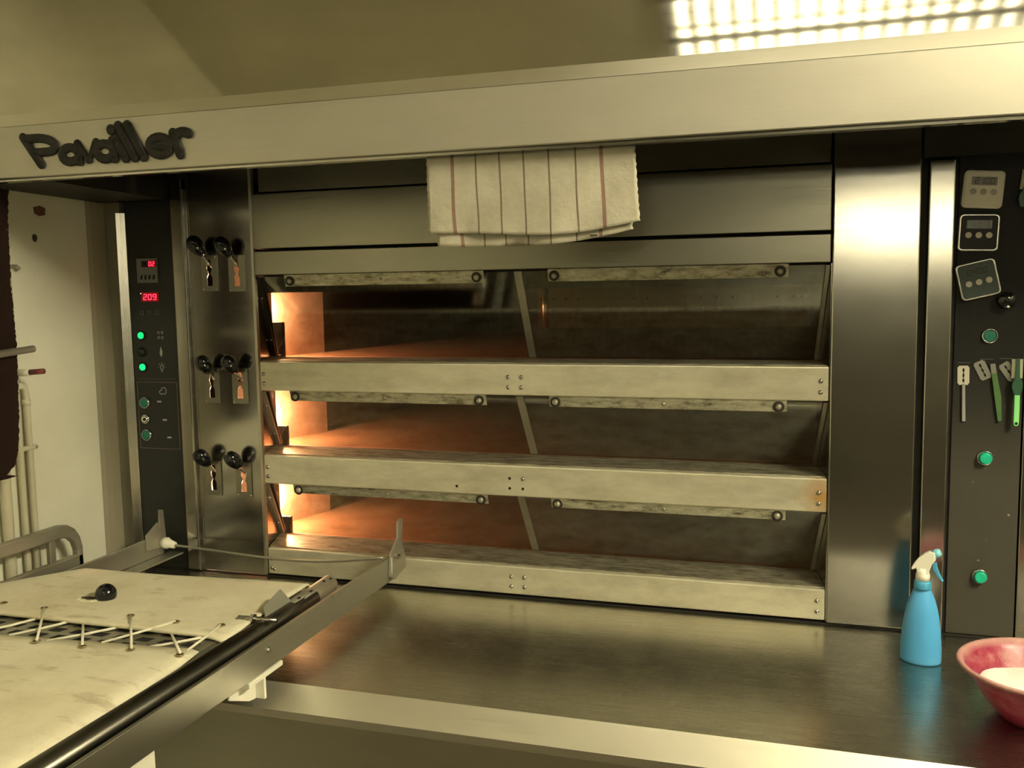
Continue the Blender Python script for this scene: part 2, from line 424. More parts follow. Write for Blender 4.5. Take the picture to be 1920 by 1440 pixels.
# cheek of the opening on the right
MB().prism([(1.4418,.002),(1.4175,.150),(1.4200,.150),(1.4432,.002)], 'z', .956, 1.765).obj('right_cheek', S_POST, oven)

# chambers behind the glass
for i in range(3):
    zf = (1.531,1.279,1.023)[i]; zc = (1.800,1.455,1.203)[i]
    box('baking_stone', STONE, oven, -.20,1.47, .148,1.80, zf-.03,zf, bevel=0)
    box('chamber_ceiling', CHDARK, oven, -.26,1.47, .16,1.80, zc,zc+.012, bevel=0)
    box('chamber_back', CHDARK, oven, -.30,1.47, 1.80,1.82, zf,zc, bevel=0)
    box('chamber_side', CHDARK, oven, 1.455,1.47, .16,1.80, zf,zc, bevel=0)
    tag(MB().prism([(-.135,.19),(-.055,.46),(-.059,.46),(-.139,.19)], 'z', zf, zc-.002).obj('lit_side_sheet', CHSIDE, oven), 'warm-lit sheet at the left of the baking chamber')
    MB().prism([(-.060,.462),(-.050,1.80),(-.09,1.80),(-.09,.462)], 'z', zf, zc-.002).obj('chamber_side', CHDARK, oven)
    box('chamber_mouth', S_DARK, oven, -.097,-.068, .155,.170, zf,zc, bevel=0)
    box('lamp_guard', S_DARK, oven, -.066,-.030, .172,.186, zf,(1.636,1.338,1.072)[i], bevel=0)
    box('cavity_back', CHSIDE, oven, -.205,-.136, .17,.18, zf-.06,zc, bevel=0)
    MB().ball((-.117,.205,(1.668,1.375,1.120)[i]), .006, (1,1,2.0)).obj('oven_bulb', mat('lit_bulb', (1,.8,.5), .5, emit=(1,.58,.25), estr=30), oven, smooth=True)
    ld = bpy.data.lights.new('deck_lamp','POINT'); ld.energy = OVEN_W*(1.0,1.25,1.25)[i]; ld.color = (1,.62,.40); ld.shadow_soft_size = .012
    lo = bpy.data.objects.new('deck_lamp', ld); COL.objects.link(lo); lo.location = (-.100,.222,(1.668,1.365,1.112)[i]); attach(lo, oven)
    ld = bpy.data.lights.new('cavity_lamp','POINT'); ld.energy = .5*(.08,.3,.9)[i]; ld.color = (1,.62,.36); ld.shadow_soft_size = .01
    lo = bpy.data.objects.new('cavity_lamp', ld); COL.objects.link(lo); lo.location = (-.03,.09,(1.70,1.43,1.15)[i]); attach(lo, oven)
    # slanted rail beside the left door, with its screws
    top, bot = TOPZ[i]-.004, B[i][1]+.004
    def slant(name, m_, xa, xb, w, off=0, t_=.008):
        mb = MB(); P = [(xa,off+.004,top),(xa+w,off+.004,top),(xa+w,off+.004+t_,top),(xa,off+.004+t_,top),(xb,off+.139,bot),(xb+w,off+.139,bot),(xb+w,off+.139+t_,bot),(xb,off+.139+t_,bot)]
        V = [mb.bm.verts.new(p) for p in P]
        for f in ((0,1,2,3),(4,7,6,5),(0,4,5,1),(1,5,6,2),(2,6,7,3),(3,7,4,0)): mb.bm.faces.new([V[q] for q in f])
        return mb.obj(name, m_, oven)
    slant('slanted_rail', S_DARK if i == 0 else S_WORN, -.001, -.043, .010)
    slant('seal_strip', S_DARK, -.001, -.046, .014, .011, .004)
    slant('slanted_rail', S_WORN, 1.431, 1.410, .009)
    for f in (.25,.78):
        MB().ball((.004-.042*f,.004+.135*f, top+(bot-top)*f), .0028).obj('rail_screw', CHROME, oven, smooth=True)
box('baffle_sheet', CHBACK, oven, .69,1.40, .30,.304, 1.612,1.735, bevel=0)
box('baffle_foot', CHDARK, oven, .66,1.45, .29,.31, 1.532,1.612, bevel=0)
hb = MB()
for x in (.70,.735,.77,.805,.92,.955,.99,1.09,1.13,1.17,1.21,1.32,1.36,1.38):
    for z in (1.690,1.660): hb.lathe([(.003,.2975),(.003,.301)], (x,0,z), 10, axis='y')
hb.obj('baffle_holes', HOLE, oven)
MB().tube([(.715,.285,1.612),(.715,.285,1.725)], .0085, 14).obj('baffle_tube', mat('copper_tube', (.75,.42,.22), .25, 1.0), oven, smooth=True)

# glass doors: hung at the top, leaning inwards, one strip with two screws each
def door(i, x0, x1):
    top, bot = TOPZ[i]-.003, B[i][1]+.005
    d = bpy.data.objects.new('glass_door', None); COL.objects.link(d); attach(d, oven); d.location = Vector((0,0,0)) - Vector((.72,.9,0))
    WLOC[d.name] = Vector((0,0,0))
    L = [(.018,top),(.023,top),(.150,bot),(.145,bot)]
    mb = MB(); xa, xb = (x0-.042, x1) if x0 < .5 else (x0, x1-.020)
    V = [mb.bm.verts.new(p) for p in ((x0,L[0][0],top),(x1,L[0][0],top),(x1,L[1][0],top),(x0,L[1][0],top),(xa,L[3][0],bot),(xb,L[3][0],bot),(xb,L[2][0],bot),(xa,L[2][0],bot))]
    for f in ((0,1,2,3),(4,7,6,5),(0,4,5,1),(1,5,6,2),(2,6,7,3),(3,7,4,0)): mb.bm.faces.new([V[q] for q in f])
    mb.obj('pane', GLASS if x0 < .5 or i == 0 else GLASS_R, d)
    s0, s1 = (.083,.634) if x0 < .5 else (.800,1.352)
    s0 += random.uniform(-.004,.004)
    h = (.026,.024,.022)[i]
    MB().prism([(.005,top+.004),(.009,top+.004),(.009+h*.35,top-h),(.004+h*.35,top-h)], 'x', s0, s1).obj('hinge_strip', S_STRIP, d, .0008)
    for x in (s0+.016, s1-.018) + (((s0+s1)/2,) if True else ()):
        big = x != (s0+s1)/2
        if big: MB().lathe([(.0128,.004),(.0128,.0052),(.0,.0054)], (x,.002,top-.012), 18, axis='y').obj('washer', mat('sooty_washer',(.04,.032,.022),.6,.5) if 'sooty_washer' not in bpy.data.materials else bpy.data.materials['sooty_washer'], d)
        if big: MB().lathe([(.0,-.001),(.0035,-.002),(.0055,.000),(.0075,.0025),(.0078,.007)], (x,.002,top-.012), 18, axis='y').obj('hinge_screw', S_WORN, d, smooth=True)
        else: MB().lathe([(.0,.002),(.003,.003),(.0045,.006)], (x,.003,top-.011), 14, axis='y').obj('small_screw', S_WORN, d, smooth=True)
    # stile where the two doors meet
    if x0 < .5:
        MB().prism([(.014,top),(.018,top),(.143,bot),(.139,bot)], 'x', x1-.006, x1+.012).obj('stile', S_WORN, d)
for i in range(3):
    door(i, .012, .716); door(i, .722, 1.430)

# levers on the left column
kn = [(-.153,1.846),(-.069,1.841),(-.146,1.530),(-.065,1.531),(-.166,1.276),(-.069,1.274)]
for n, ((sx, sz), (kx, kz)) in enumerate(zip(slots, kn)):
    lv = bpy.data.objects.new('damper_lever', None); COL.objects.link(lv); attach(lv, oven)
    WLOC[lv.name] = Vector((0,0,0)); lv.location = Vector((0,0,0)) - Vector((.72,.9,0))
    pw, ph = .0245, .048
    # plate with an hourglass slot: two cheeks, top and bottom pieces
    def hg(side):
        o_, i1, i2 = side*pw, side*.0085, side*.0035
        return [(sx+o_, sz-ph), (sx+i1, sz-ph), (sx+i1, sz-.034), (sx+i1, sz-.012), (sx+i2, sz-.002), (sx+i1, sz+.012), (sx+i1*.6, sz+.036), (sx+i1*.6, sz+ph), (sx+o_, sz+ph)]
    p = MB()
    for sd in (-1,1): p.prism(hg(sd), 'y', -.003, -.0004)
    p.box(sx-.0086,sx+.0086,-.003,-.0004, sz-ph, sz-.034); p.box(sx-.0052,sx+.0052,-.003,-.0004, sz+.036, sz+ph)
    p.obj('slot_plate', S_FRONT, lv)
    for ax, az in ((-.02,-.043),(.02,-.043),(.02,.043)):
        MB().ball((sx+ax,-.003,sz+az), .002).obj('plate_screw', CHROME, lv, smooth=True)
    d = (Vector((kx,-.035,kz)) - Vector((sx+.002,.0,sz+.022))).normalized()
    MB().tube([Vector((sx+.001,.02,sz+.008)), Vector((sx+.002,-.004,sz+.022)), Vector((kx,-.035,kz))-d*.015], .0036, 10).obj('lever_rod', SCREW, lv, smooth=True)
    q = d.to_track_quat('Z','Y').to_matrix()
    k_ = MB().lathe([(.007,-.030),(.0105,-.026),(.0155,-.016),(.0195,-.003),(.0205,.006),(.0190,.016),(.0145,.0245),(.008,.0290),(0,.0305)], (0,0,0), 24)
    for v in k_.bm.verts: v.co = q @ v.co + Vector((kx,-.035,kz))
    k_.obj('lever_knob', BLACKPL, lv, smooth=True)

# control panel at the left
cp = box('control_panel', PAINTBK, oven, -.401,-.2535, .000,.05, .953,1.975, bevel=.001)
MB().prism([(-.4235,-.014),(-.4025,0),(-.4025,.05),(-.4235,.05)], 'z', .953, 1.945).obj('panel_trim', S_BRIGHT, oven, .001)
box('side_filler', wall_paint('filler_paint', (.26,.24,.17), (.20,.18,.125), .4), oven, -.470,-.4240, .004,.05, .92,1.975, bevel=.001)
RED = mat('red_digits', (.3,.0,.0), .4, emit=(1.0,.012,.03), estr=3.2)
REDB = mat('red_display_window', (.10,.0,.004), .3, emit=(1.0,0,.01), estr=.05)
GRN_ON = mat('green_lamp_lit', (.0,.35,.12), .3, emit=(.01,.85,.22), estr=.5)
GRN = mat('green_button', (.01,.20,.13), .3)
ICON = mat('printed_grey', (.42,.42,.38), .6)
ICOND = mat('printed_dark_grey', (.10,.10,.09), .6)
MODULE = mat('module_grey', (.16,.16,.14), .5)
box('display_module', MODULE, oven, -.369,-.303, -.006,0, 1.753,1.819, bevel=.001)
box('display_window', HOLE, oven, -.352,-.3045, -.0068,-.006, 1.796,1.812, bevel=0)
box('display_window', REDB, oven, -.332,-.306, -.0072,-.0066, 1.795,1.813, bevel=0)
digits(MB(), '02', -.3285, 1.7978, .008, .0125, -.0078, -.0071).obj('digits', RED, oven)
mb = MB()
for x in (-.357,-.344,-.331,-.317): mb.box(x,x+.006,-.0068,-.006,1.762,1.774, rot=Matrix.Rotation(.25,3,'Y'))
mb.obj('module_keys', HOLE, oven)
box('display_window', REDB, oven, -.3625,-.3065, -.0012,0, 1.701,1.7265, bevel=0)
digits(MB(), '209', -.3565, 1.7055, .0115, .0165, -.002, -.0011).obj('digits', RED, oven)
box('display_dot', mat('white_dot',(1,1,1),.5,emit=(1,.8,.8),estr=2), oven, -.3645,-.3625, -.0016,-.001, 1.7225,1.7245, bevel=0)
for x in (-.364,-.339,-.314):
    MB().grid_plate(x-.006,x+.006,1.665,1.677,-.0015,0,[(x-.004,x+.004,1.667,1.675)]).obj('key_outline', ICOND, oven)
for z, on in ((1.608,1),(1.562,0),(1.520,1)):
    r_ = MB().lathe([(.0135,0),(.0135,-.003),(.0105,-.004),(.010,-.002)], (-.370,0,z), 24, axis='y').obj('indicator_ring', HOLE, oven, smooth=True)
    MB().lathe([(.0095,-.001),(.0095,-.005),(.006,-.008),(0,-.009)], (-.370,0,z), 20, axis='y').obj('indicator_lamp', GRN_ON if on else mat('dark_lamp',(.01,.02,.018),.3), oven, smooth=True)
def ring_poly(mb, cx, cz, pts, w, y0=-.0013, y1=0):
    n = len(pts)
    for k in range(n):
        a, b = Vector(pts[k]), Vector(pts[(k+1)%n]); d = (b-a).normalized(); nrm = Vector((-d.y,d.x))*w/2; a = a - d*w/2; b = b + d*w/2
        mb.prism([(cx+p.x,cz+p.y) for p in (a+nrm,b+nrm,b-nrm,a-nrm)], 'y', y0, y1)
fan = MB()
for k in range(4):
    a = PI/4 + k*PI/2; c_, s_ = math.cos(a), math.sin(a)
    fan.prism([(-.307+.0085*c_+.0048*math.cos(j*PI/4), 1.609+.0085*s_*1.15+.0048*math.sin(j*PI/4)) for j in range(8)], 'y', -.0013, 0)
fan.obj('fan_icon', ICOND if False else MODULE, oven)
MB().prism([(-.308+p[0],1.562+p[1]) for p in ((0,-.0135),(.0038,-.006),(.004,.001),(.0018,.008),(0,.0145),(-.0018,.008),(-.004,.001),(-.0038,-.006))], 'y', -.0013, 0).obj('flame_icon', ICON, oven)
bl = MB(); ring_poly(bl, -.308, 1.519, [(.005*math.cos(a*PI/4),.002+.006*math.sin(a*PI/4)) for a in range(0,5)] + [(-.0028,-.006),(.0028,-.006)], .0013)
bl.box(-.3105,-.3055,-.0013,0,1.5075,1.510)
for a in (0,45,90,135,180): bl.box(-.3084,-.3076,-.0013,0,1.530,1.534, rot=Matrix.Rotation(math.radians(90-a),3,'Y'), piv=(-.308,0,1.521))
bl.obj('bulb_icon', ICON, oven)
cl = MB(); ring_poly(cl, -.308, 1.452, [(-.011,-.005),(-.0125,.001),(-.006,.004),(-.004,.010),(.004,.012),(.0095,.006),(.0095,-.002),(.005,-.007),(-.002,-.0055),(-.006,-.008)], .0015)
cl.obj('steam_icon', ICON, oven)
MB().grid_plate(-.394,-.262,1.291,1.479,-.001,0,[(-.3925,-.2635,1.2925,1.4775)]).obj('printed_frame', mat('printed_brown',(.16,.12,.09),.6), oven)
box('printed_line', mat('printed_line_brown',(.05,.045,.04),.6), oven, -.392,-.264, -.001,0, 1.486,1.489, bevel=0)
for z, x in ((1.424,-.323),(1.373,-.308),(1.324,-.296)):
    box('printed_dash', ICON, oven, x-.0065,x+.0065, -.001,0, z-.0022,z+.0022, bevel=0)
def push_button(x, z, m, name='push_button', r=.0135, out=.016):
    d = bpy.data.objects.new(name, None); COL.objects.link(d); attach(d, oven); d.location = Vector((x,0,z)) - Vector((.72,.9,0)); WLOC[d.name] = Vector((0,0,0))
    MB().lathe([(r+.003,0),(r+.003,-.003),(r+.0012,-.007),(r,-.007),(r,-.003)], (0,0,0), 28, axis='y').obj('collar', CHROME, d, smooth=True)
    MB().lathe([(r-.0012,-.002),(r-.0012,-out),(r-.003,-out-.002),(0,-out-.0022)], (0,0,0), 28, axis='y').obj('cap', m, d, .0003)
    return d
push_button(-.370,1.420,GRN,out=.008); push_button(-.369,1.329,GRN,out=.008)
kb = push_button(-.370,1.374,CHROME,'key_switch',r=.0105,out=.006)
MB().lathe([(.0045,-.009),(.0045,-.0075)], (0,0,0), 16, axis='y').obj('keyhole', HOLE, kb)
GRN2 = mat('green_button_bright', (.015,.42,.26), .28)
push_button(1.7595,1.606,mat('green_button_flat',(.015,.16,.11),.3),out=.004)
push_button(1.7585,1.346,GRN2,out=.014); push_button(1.7565,1.087,GRN2,out=.014)
MB().lathe([(.012,0),(.012,-.006),(.0175,-.008),(.0175,-.020),(.015,-.024),(0,-.025)], (1.786,0,1.680), 24, axis='y').obj('round_knob', BLACKPL, oven, smooth=True)
# faint printed corner marks on the black panel
mm = MB()
for x0,x1,z in ((1.700,1.724,1.548),(1.742,1.768,1.556),(1.780,1.804,1.5575)): mm.box(x0,x1,-.0006,0,z,z+.0012)
mm.obj('printed_marks', ICOND, oven)
box('lower_casing', S_DARK, oven, -.47,1.98, .001,1.95, .92,.953, bevel=0)
box('plinth', S_POST, oven, -.47,1.98, .02,1.95, .0,.90, bevel=0)
box('casing_side', S_DARK, oven, -.47,-.31, .052,1.95, .955,2.08, bevel=0)
box('casing_side', S_DARK, oven, 1.475,1.98, .052,1.95, .955,2.08, bevel=0)
box('casing_top', S_DARK, oven, -.47,1.98, .06,1.95, 2.082,2.10, bevel=0)

# ------------------------------------------------------------------ counter in front of the oven
ct = thing('steel_counter', 'stainless steel counter ledge running along the front of the oven', 'counter', (.75,-.3,0))
MB().prism([(.0,.95),(-.609,.95),(-.645,.911),(-.645,.897),(-.622,.897),(-.60,.925),(.0,.925)], 'x', -.395, 2.3).obj('worktop', S_TOP, ct, .0015)
tag(MB().prism([(-.6100,.9515),(-.6475,.9115),(-.6475,.896),(-.6462,.896),(-.6462,.912),(-.6090,.9505)], 'x', -.3952, 2.3002).obj('front_lip', S_LIP, ct), 'pale brushed lip along the front edge')
box('apron', steel('apron_steel',(.50,.48,.38),.42,'x'), ct, -.385,2.28, -.600,-.585, .10,.924, bevel=0)
for x in (-.38,2.2): box('leg', S_POST, ct, x,x+.05, -.58,-.53, 0,.925, bevel=.002)

struct('shade_band_1', MB().prism([(XL,-.062),(XL+.006,-.050),(XL+.009,-.030),(XL+.009,.05),(XL,.05)], 'z', .0, 1.974), wall_paint('shade_band_paint', (.34,.31,.22), (.26,.23,.16), .5))  # soft shade band on the wall, painted as a thin darker board

# ------------------------------------------------------------------ extractor hood
HY = -.50
hood = thing('extractor_hood', 'wide stainless steel extractor hood over the oven with black lettering', 'hood', (.9,-.25,1.98))
box('fascia', S_FASC, hood, -.478,2.35, HY,HY+.012, 1.981,2.092, bevel=.002)
box('bottom_lip', S_POST, hood, -.478,2.35, HY+.0125,HY+.035, 1.975,1.981, bevel=.0006)
MB().prism([(HY,2.092),(HY+.010,2.119),(HY+.022,2.119),(HY+.012,2.088)], 'x', -.478, 2.35).obj('fold_strip', S_LIP, hood)
sh = math.tan(math.radians(14))
MB().prism([(HY+.010,2.119),(HY+.010+.68*sh,2.799),(HY+.018+.68*sh,2.799),(HY+.018,2.119)], 'x', -.478, 2.35).obj('sloping_panel', S_HOOD, hood)
box('underside', S_DARK, hood, -.478,2.35, HY+.036,-.006, 2.062,2.075, bevel=0)
MB().prism([(HY+.036,1.983),(-.008,1.975),(-.008,2.06),(HY+.036,2.06)], 'x', -.478, -.26).obj('side_duct', S_DARK, hood)
# lettering
LET = mat('letter_black', (.013,.011,.009), .55, 0, .35)
A8 = lambda cx, cz, rx, rz, a0, a1, n=12: [(cx+rx*math.cos(math.radians(a0+(a1-a0)*k/n)), cz+rz*math.sin(math.radians(a0+(a1-a0)*k/n))) for k in range(n+1)]
GL = {'P': [[(.08,1),(.08,0)], [(.08,.93)]+A8(.5,.68,.42,.25,90,-90)+[(.08,.43)]],
      'a': [A8(.48,.42,.40,.40,0,360,16), [(.90,.95),(.90,0)]], 'v': [[(.05,.95),(.5,.05),(.95,.95)]],
      'i': [[(.5,.66),(.5,0)], [(.5,.93),(.5,.97)]], 'l': [[(.5,1),(.5,0)]],
      'e': [[(.12,.46),(.9,.46)]+A8(.5,.46,.42,.42,0,320,16)], 'r': [[(.15,.9),(.15,0)], [(.15,.55)]+A8(.55,.55,.40,.36,160,50,8)]}
for ch, x0, x1, z0, z1, shr, w in (('P', -0.206, -0.1237, 2.005, 2.066, -0.74, 0.0097),('a', -0.1462, -0.0914, 2.006, 2.044, -0.1, 0.0098),('v', -0.1, -0.0463, 2.0069999999999997, 2.046, -0.1, 0.0092),('a', -0.0549, -0.0011, 2.0069999999999997, 2.047, -0.15, 0.0098),('i', 0.0118, 0.029, 2.0069999999999997, 2.07, -0.55, 0.0108),('l', 0.0354, 0.0505, 2.0069999999999997, 2.074, -0.55, 0.0108),('l', 0.0569, 0.0741, 2.0069999999999997, 2.074, -0.55, 0.0108),('e', 0.0784, 0.1408, 2.0069999999999997, 2.05, -0.15, 0.0098),('r', 0.1472, 0.2031, 2.0069999999999997, 2.056, -0.35, 0.0106)):
    mb = MB()
    for st in GL[ch]:
        pts = [Vector((x0+u*(x1-x0)+v*(z1-z0)*shr, 0, z0+v*(z1-z0))) for u, v in st]
        mb.tube(pts, w, 12)
        for p in pts: mb.ball(p, w, seg=12)
    for v in mb.bm.verts: v.co.y = HY - .0035 + v.co.y*.42
    mb.obj('letter', LET, hood, smooth=True)

# ------------------------------------------------------------------ towel on the hood's lower lip
def towel_material():
    m = mat('towel_cotton', (.62,.58,.44), .95, 0, .1)
    tc = nd(m, 'ShaderNodeTexCoord'); sp = nd(m, 'ShaderNodeSeparateXYZ'); lk(m, tc.outputs['UV'], sp.inputs[0])
    col = mixc(m, maprange(m, noise(m, coords(m), 9, 6, .7), .35,.75,0,1), (.50,.47,.37), (.37,.34,.26))
    for u, w, c in ((.130,.0085,(.22,.12,.09)),(.247,.0042,(.14,.10,.07)),(.363,.0042,(.14,.10,.07)),(.480,.0042,(.13,.10,.07)),(.600,.0042,(.14,.10,.07)),(.726,.0042,(.14,.10,.07)),(.846,.0085,(.22,.11,.09))):
        s = nd(m, 'ShaderNodeMath', operation='SUBTRACT'); lk(m, sp.outputs[0], s.inputs[0]); s.inputs[1].default_value = u
        a = nd(m, 'ShaderNodeMath', operation='ABSOLUTE'); lk(m, s.outputs[0], a.inputs[0])
        l = nd(m, 'ShaderNodeMath', operation='LESS_THAN'); lk(m, a.outputs[0], l.inputs[0]); l.inputs[1].default_value = w
        f = nd(m, 'ShaderNodeMath', operation='MULTIPLY'); lk(m, l.outputs[0], f.inputs[0]); f.inputs[1].default_value = .85
        col = mixc(m, f.outputs[0], col, c)
    # brown scorch on the lower hem of the back layer
    d = nd(m, 'ShaderNodeVectorMath', operation='DISTANCE'); mp = nd(m, 'ShaderNodeMapping'); mp.inputs['Scale'].default_value = (1,1.0,0)
    lk(m, tc.outputs['UV'], mp.inputs[0]); lk(m, mp.outputs[0], d.inputs[0]); d.inputs[1].default_value = (.42,-.02,0)
    nn = noise(m, coords(m), 60, 4, .7); ad = nd(m, 'ShaderNodeMath', operation='MULTIPLY_ADD'); lk(m, nn, ad.inputs[0]); ad.inputs[1].default_value = .10; lk(m, d.outputs['Value'], ad.inputs[2])
    col = mixc(m, maprange(m, ad.outputs[0], .09,.15,.75,0), col, (.10,.06,.03))
    lk(m, col, bsdf(m).inputs['Base Color'])
    g = noise(m, coords(m), 22, 5, .6); bump(m, g, .5, .006); return m
TOWEL = towel_material()
def cloth(name, top, botf, x0f, x1f, y, parent, v0=0.0, v1=1.0, nx=60, nz=24):
    mb = MB(); uvs = {}; G = []
    for j in range(nz+1):
        v = j/nz; row = []
        for i in range(nx+1):
            u = i/nx; zb = botf(u); z = top + (zb-top)*v; x = x0f(v) + (x1f(v)-x0f(v))*u
            yy = y - .004*math.sin(u*9+v*2.5)*v - .0025*math.sin(u*23+v*7)*v - (.006*v)
            if i in (0, nx): x += .0012*math.sin(j*2.4)
            w_ = mb.bm.verts.new((x,yy,z)); uvs[w_] = (u, v0+(v1-v0)*v); row.append(w_)
        G.append(row)
    lay = mb.bm.loops.layers.uv.new('uv')
    for j in range(nz):
        for i in range(nx):
            f = mb.bm.faces.new((G[j][i],G[j][i+1],G[j+1][i+1],G[j+1][i]))
            for lp in f.loops: lp[lay].uv = uvs[lp.vert]
    o = mb.obj(name, TOWEL, parent, smooth=True)
    s = o.modifiers.new('solid','SOLIDIFY'); s.thickness = .0016; s.offset = 0
    return o
tw = thing('kitchen_towel', 'off-white kitchen towel with brown stripes hanging from the hood lip', 'towel', (.9,-.474,1.98))
TY = -.462
cloth('front_layer', 1.9755, lambda u: 1.830 + .012*(u-.5)**2*4 - .012*(1-u) - .004*u + .004*math.sin(u*7), lambda v: .684+.004*v, lambda v: 1.090+.009*v, TY, tw, 1, .25)
cloth('back_layer', 1.9755, lambda u: 1.800 + .018*(2*u-1.0)**2*(1.25 if u>.5 else .25) + .004*u, lambda v: .692+.012*v, lambda v: 1.084+.0*v, TY+.010, tw, 1, 0)
MB().tube([(.685,TY+.005,1.974),(1.090,TY+.005,1.974)], .0022, 8).obj('top_fold', TOWEL, tw, smooth=True)
MB().box(1.006,1.020,TY-.001,TY+.0005,1.815,1.818).obj('care_tag', mat('tag_brown',(.04,.02,.015),.8), tw)
tag(tw.children[-1], 'small dark brown tag')

# ------------------------------------------------------------------ timers on the black panel
T_WHITE = mat('timer_white', (.62,.58,.46), .35); T_BLACK = mat('timer_black', (.016,.013,.012), .4, 0, .25); T_GREY = mat('timer_grey', (.07,.09,.085), .4, 0, .3)
T_RIM = mat('timer_silver', (.48,.47,.42), .22, .7); LCD = mat('lcd_olive', (.14,.12,.075), .3); LCDINK = mat('lcd_ink', (.02,.018,.012), .4)
T_BTN = mat('timer_button', (.58,.56,.47), .35); T_BTN2 = mat('timer_button_grey', (.36,.34,.28), .4); LCD_D = mat('lcd_dim', (.07,.07,.055), .25); LCDL = mat('lcd_light_ink', (.16,.17,.14), .35)
def rr(w, h, r, n=6):
    P = []
    for cx, cz, a0 in ((w-r,h-r,0),(-w+r,h-r,90),(-w+r,-h+r,180),(w-r,-h+r,270)):
        for k in range(n+1): a = math.radians(a0+90*k/n); P.append((cx+r*math.cos(a),cz+r*math.sin(a)))
    return P
def timer(label, face, rim, lcd, ink, btn, text, loc, rot):
    t = thing('kitchen_timer', label, 'timer', loc, 'magnetic kitchen timers on the black panel', local=True)
    MB().prism(rr(.0385,.0385,.009), 'y', -.014, -.0005).obj('case', rim, t, .002)
    MB().prism(rr(.035,.035,.007), 'y', -.016, -.0135).obj('face', face, t, .0006)
    MB().prism(rr(.024,.0085,.0015), 'y', -.0166, -.0158).obj('screen', lcd, t, loc=(0,0,.0165))
    digits(MB(), text, -.019, .0108, .0078, .0125, -.0171, -.0165, .28).obj('digits', ink, t)
    for x in (-.0195,0,.0195):
        MB().lathe([(.0062,-.0155),(.0062,-.0172),(0,-.0175)], (x,0,-.0055), 20, axis='y').obj('button', btn, t, .0002)
    t.rotation_euler = (0, rot, 0); return t
timer('white square kitchen timer with three buttons, topmost on the black panel', T_WHITE, mat('timer_shell',(.60,.58,.48),.3), LCD, LCDINK, T_BTN2, '2100', (1.736,0,1.909), math.radians(4.5))
timer('black square kitchen timer with silver rim showing 1500, below the white one', T_BLACK, T_RIM, LCD_D, LCDL, T_BTN, '1500', (1.730,0,1.821), math.radians(2))
timer('tilted grey kitchen timer showing 0400, lowest of the timers', T_GREY, T_RIM, T_GREY, LCDINK, T_BTN, '0400', (1.732,0,1.724), math.radians(-13))
# ------------------------------------------------------------------ razor blades and scoring knives
BLADE = mat('razor_steel', (.42,.41,.36), .32, .9); BLADE2 = mat('razor_dusty', (.60,.58,.48), .5, .3)
def blade_poly(w=.0115, h=.0205):
    return [(-w,h*.85),(-w*.80,h*.85),(-w*.80,h),(w*.80,h),(w*.80,h*.85),(w,h*.85),(w,-h*.85),(w*.80,-h*.85),(w*.80,-h),(-w*.80,-h),(-w*.80,-h*.85),(-w,-h*.85)]
def razor(parent, m, loc=(0,0,0), rot=0, name='blade', slots_=True):
    o = MB().prism(blade_poly(), 'y', -.0022, -.0012).obj(name, m, parent, loc=loc); o.rotation_euler = (0,rot,0)
    if slots_:
        s = MB()
        for z in (-.011,0,.011): s.box(-.0018,.0018,-.0026,-.0021, z-.0034, z+.0034)
        s.box(-.0007,.0007,-.0026,-.0021,-.015,.015)
        c = s.obj('slot', HOLE, o)
    return o
for label, loc, rot in (('loose razor blade on the black panel, tilted beside the grey-handled scoring knife', (1.748,0,1.533), -.45),
                        ('loose razor blade partly behind the bright green scoring knife', (1.798,0,1.531), -.60)):
    o = razor(None, BLADE, loc, rot, 'razor_blade'); tag(o, label, 'razor blade', 'razor blades on the black panel')
k = thing('scoring_knife', 'scoring knife with slim grey handle and dusty razor blade on top', 'scoring knife', (1.7115,0,1.522), local=True)
razor(k, BLADE2); MB().prism([(-.003,-.018),(.003,-.018),(.0045,-.098),(-.0025,-.098)], 'y', -.006, -.0024).obj('handle', mat('grey_handle',(.30,.29,.29),.4), k, .0008); k.rotation_euler = (0,-.02,0)
k = thing('scoring_knife', 'dark green tapered scoring knife with small blade stub', 'scoring knife', (1.768,0,1.535), local=True)
MB().prism([(-.005,.012),(.005,.012),(.006,-.012),(-.004,-.012)], 'y', -.005, -.0018).obj('blade', BLADE, k)
MB().prism([(-.0045,-.008),(.006,-.008),(.0098,-.06),(.0062,-.108),(.004,-.1105),(.000,-.1105),(-.002,-.108)], 'y', -.007, -.0052).obj('handle', mat('mid_green_plastic',(.07,.15,.045),.4), k, .0008); k.rotation_euler = (0,-.12,0)
def curved_knife(label, loc, lower):
    k = thing('scoring_knife', label, 'scoring knife', loc, local=True)
    b = MB(); n = 8
    for j in range(n):
        a0, a1 = (-1+2*j/n)*.9, (-1+2*(j+1)/n)*.9
        b.prism([(.0135*math.sin(a0), -.003-.011*math.cos(a0)),(.0135*math.sin(a1), -.003-.011*math.cos(a1)),(.0135*math.sin(a1), -.0036-.011*math.cos(a1)),(.0135*math.sin(a0), -.0036-.011*math.cos(a0))], 'z', -.020, .020)
    b.obj('blade', mat('bent_blade',(.55,.56,.42),.35,.5), k)
    MB().prism([(-.0035,.021),(.0035,.021),(.0045,-.018),(.010,-.030),(.0105,-.040),(.0065,-.052),(.0055,-.056),(-.0055,-.056),(-.0065,-.052),(-.0105,-.040),(-.010,-.030),(-.0045,-.018)], 'y', -.0185, -.0152).obj('holder', mat('dark_green_plastic',(.025,.085,.045),.35), k, .001)
    if lower: MB().prism([(-.0052,-.055),(.0052,-.055),(.0052,-.112),(.004,-.118),(0,-.120),(-.004,-.118),(-.0052,-.112)], 'y', -.021, -.0154).obj('handle', mat('light_green_plastic',(.25,.72,.25),.35), k, .001); MB().lathe([(.003,-.0216),(.003,-.0212)], (0,0,-.114), 14, axis='y').obj('handle_hole', HOLE, k)
    return k
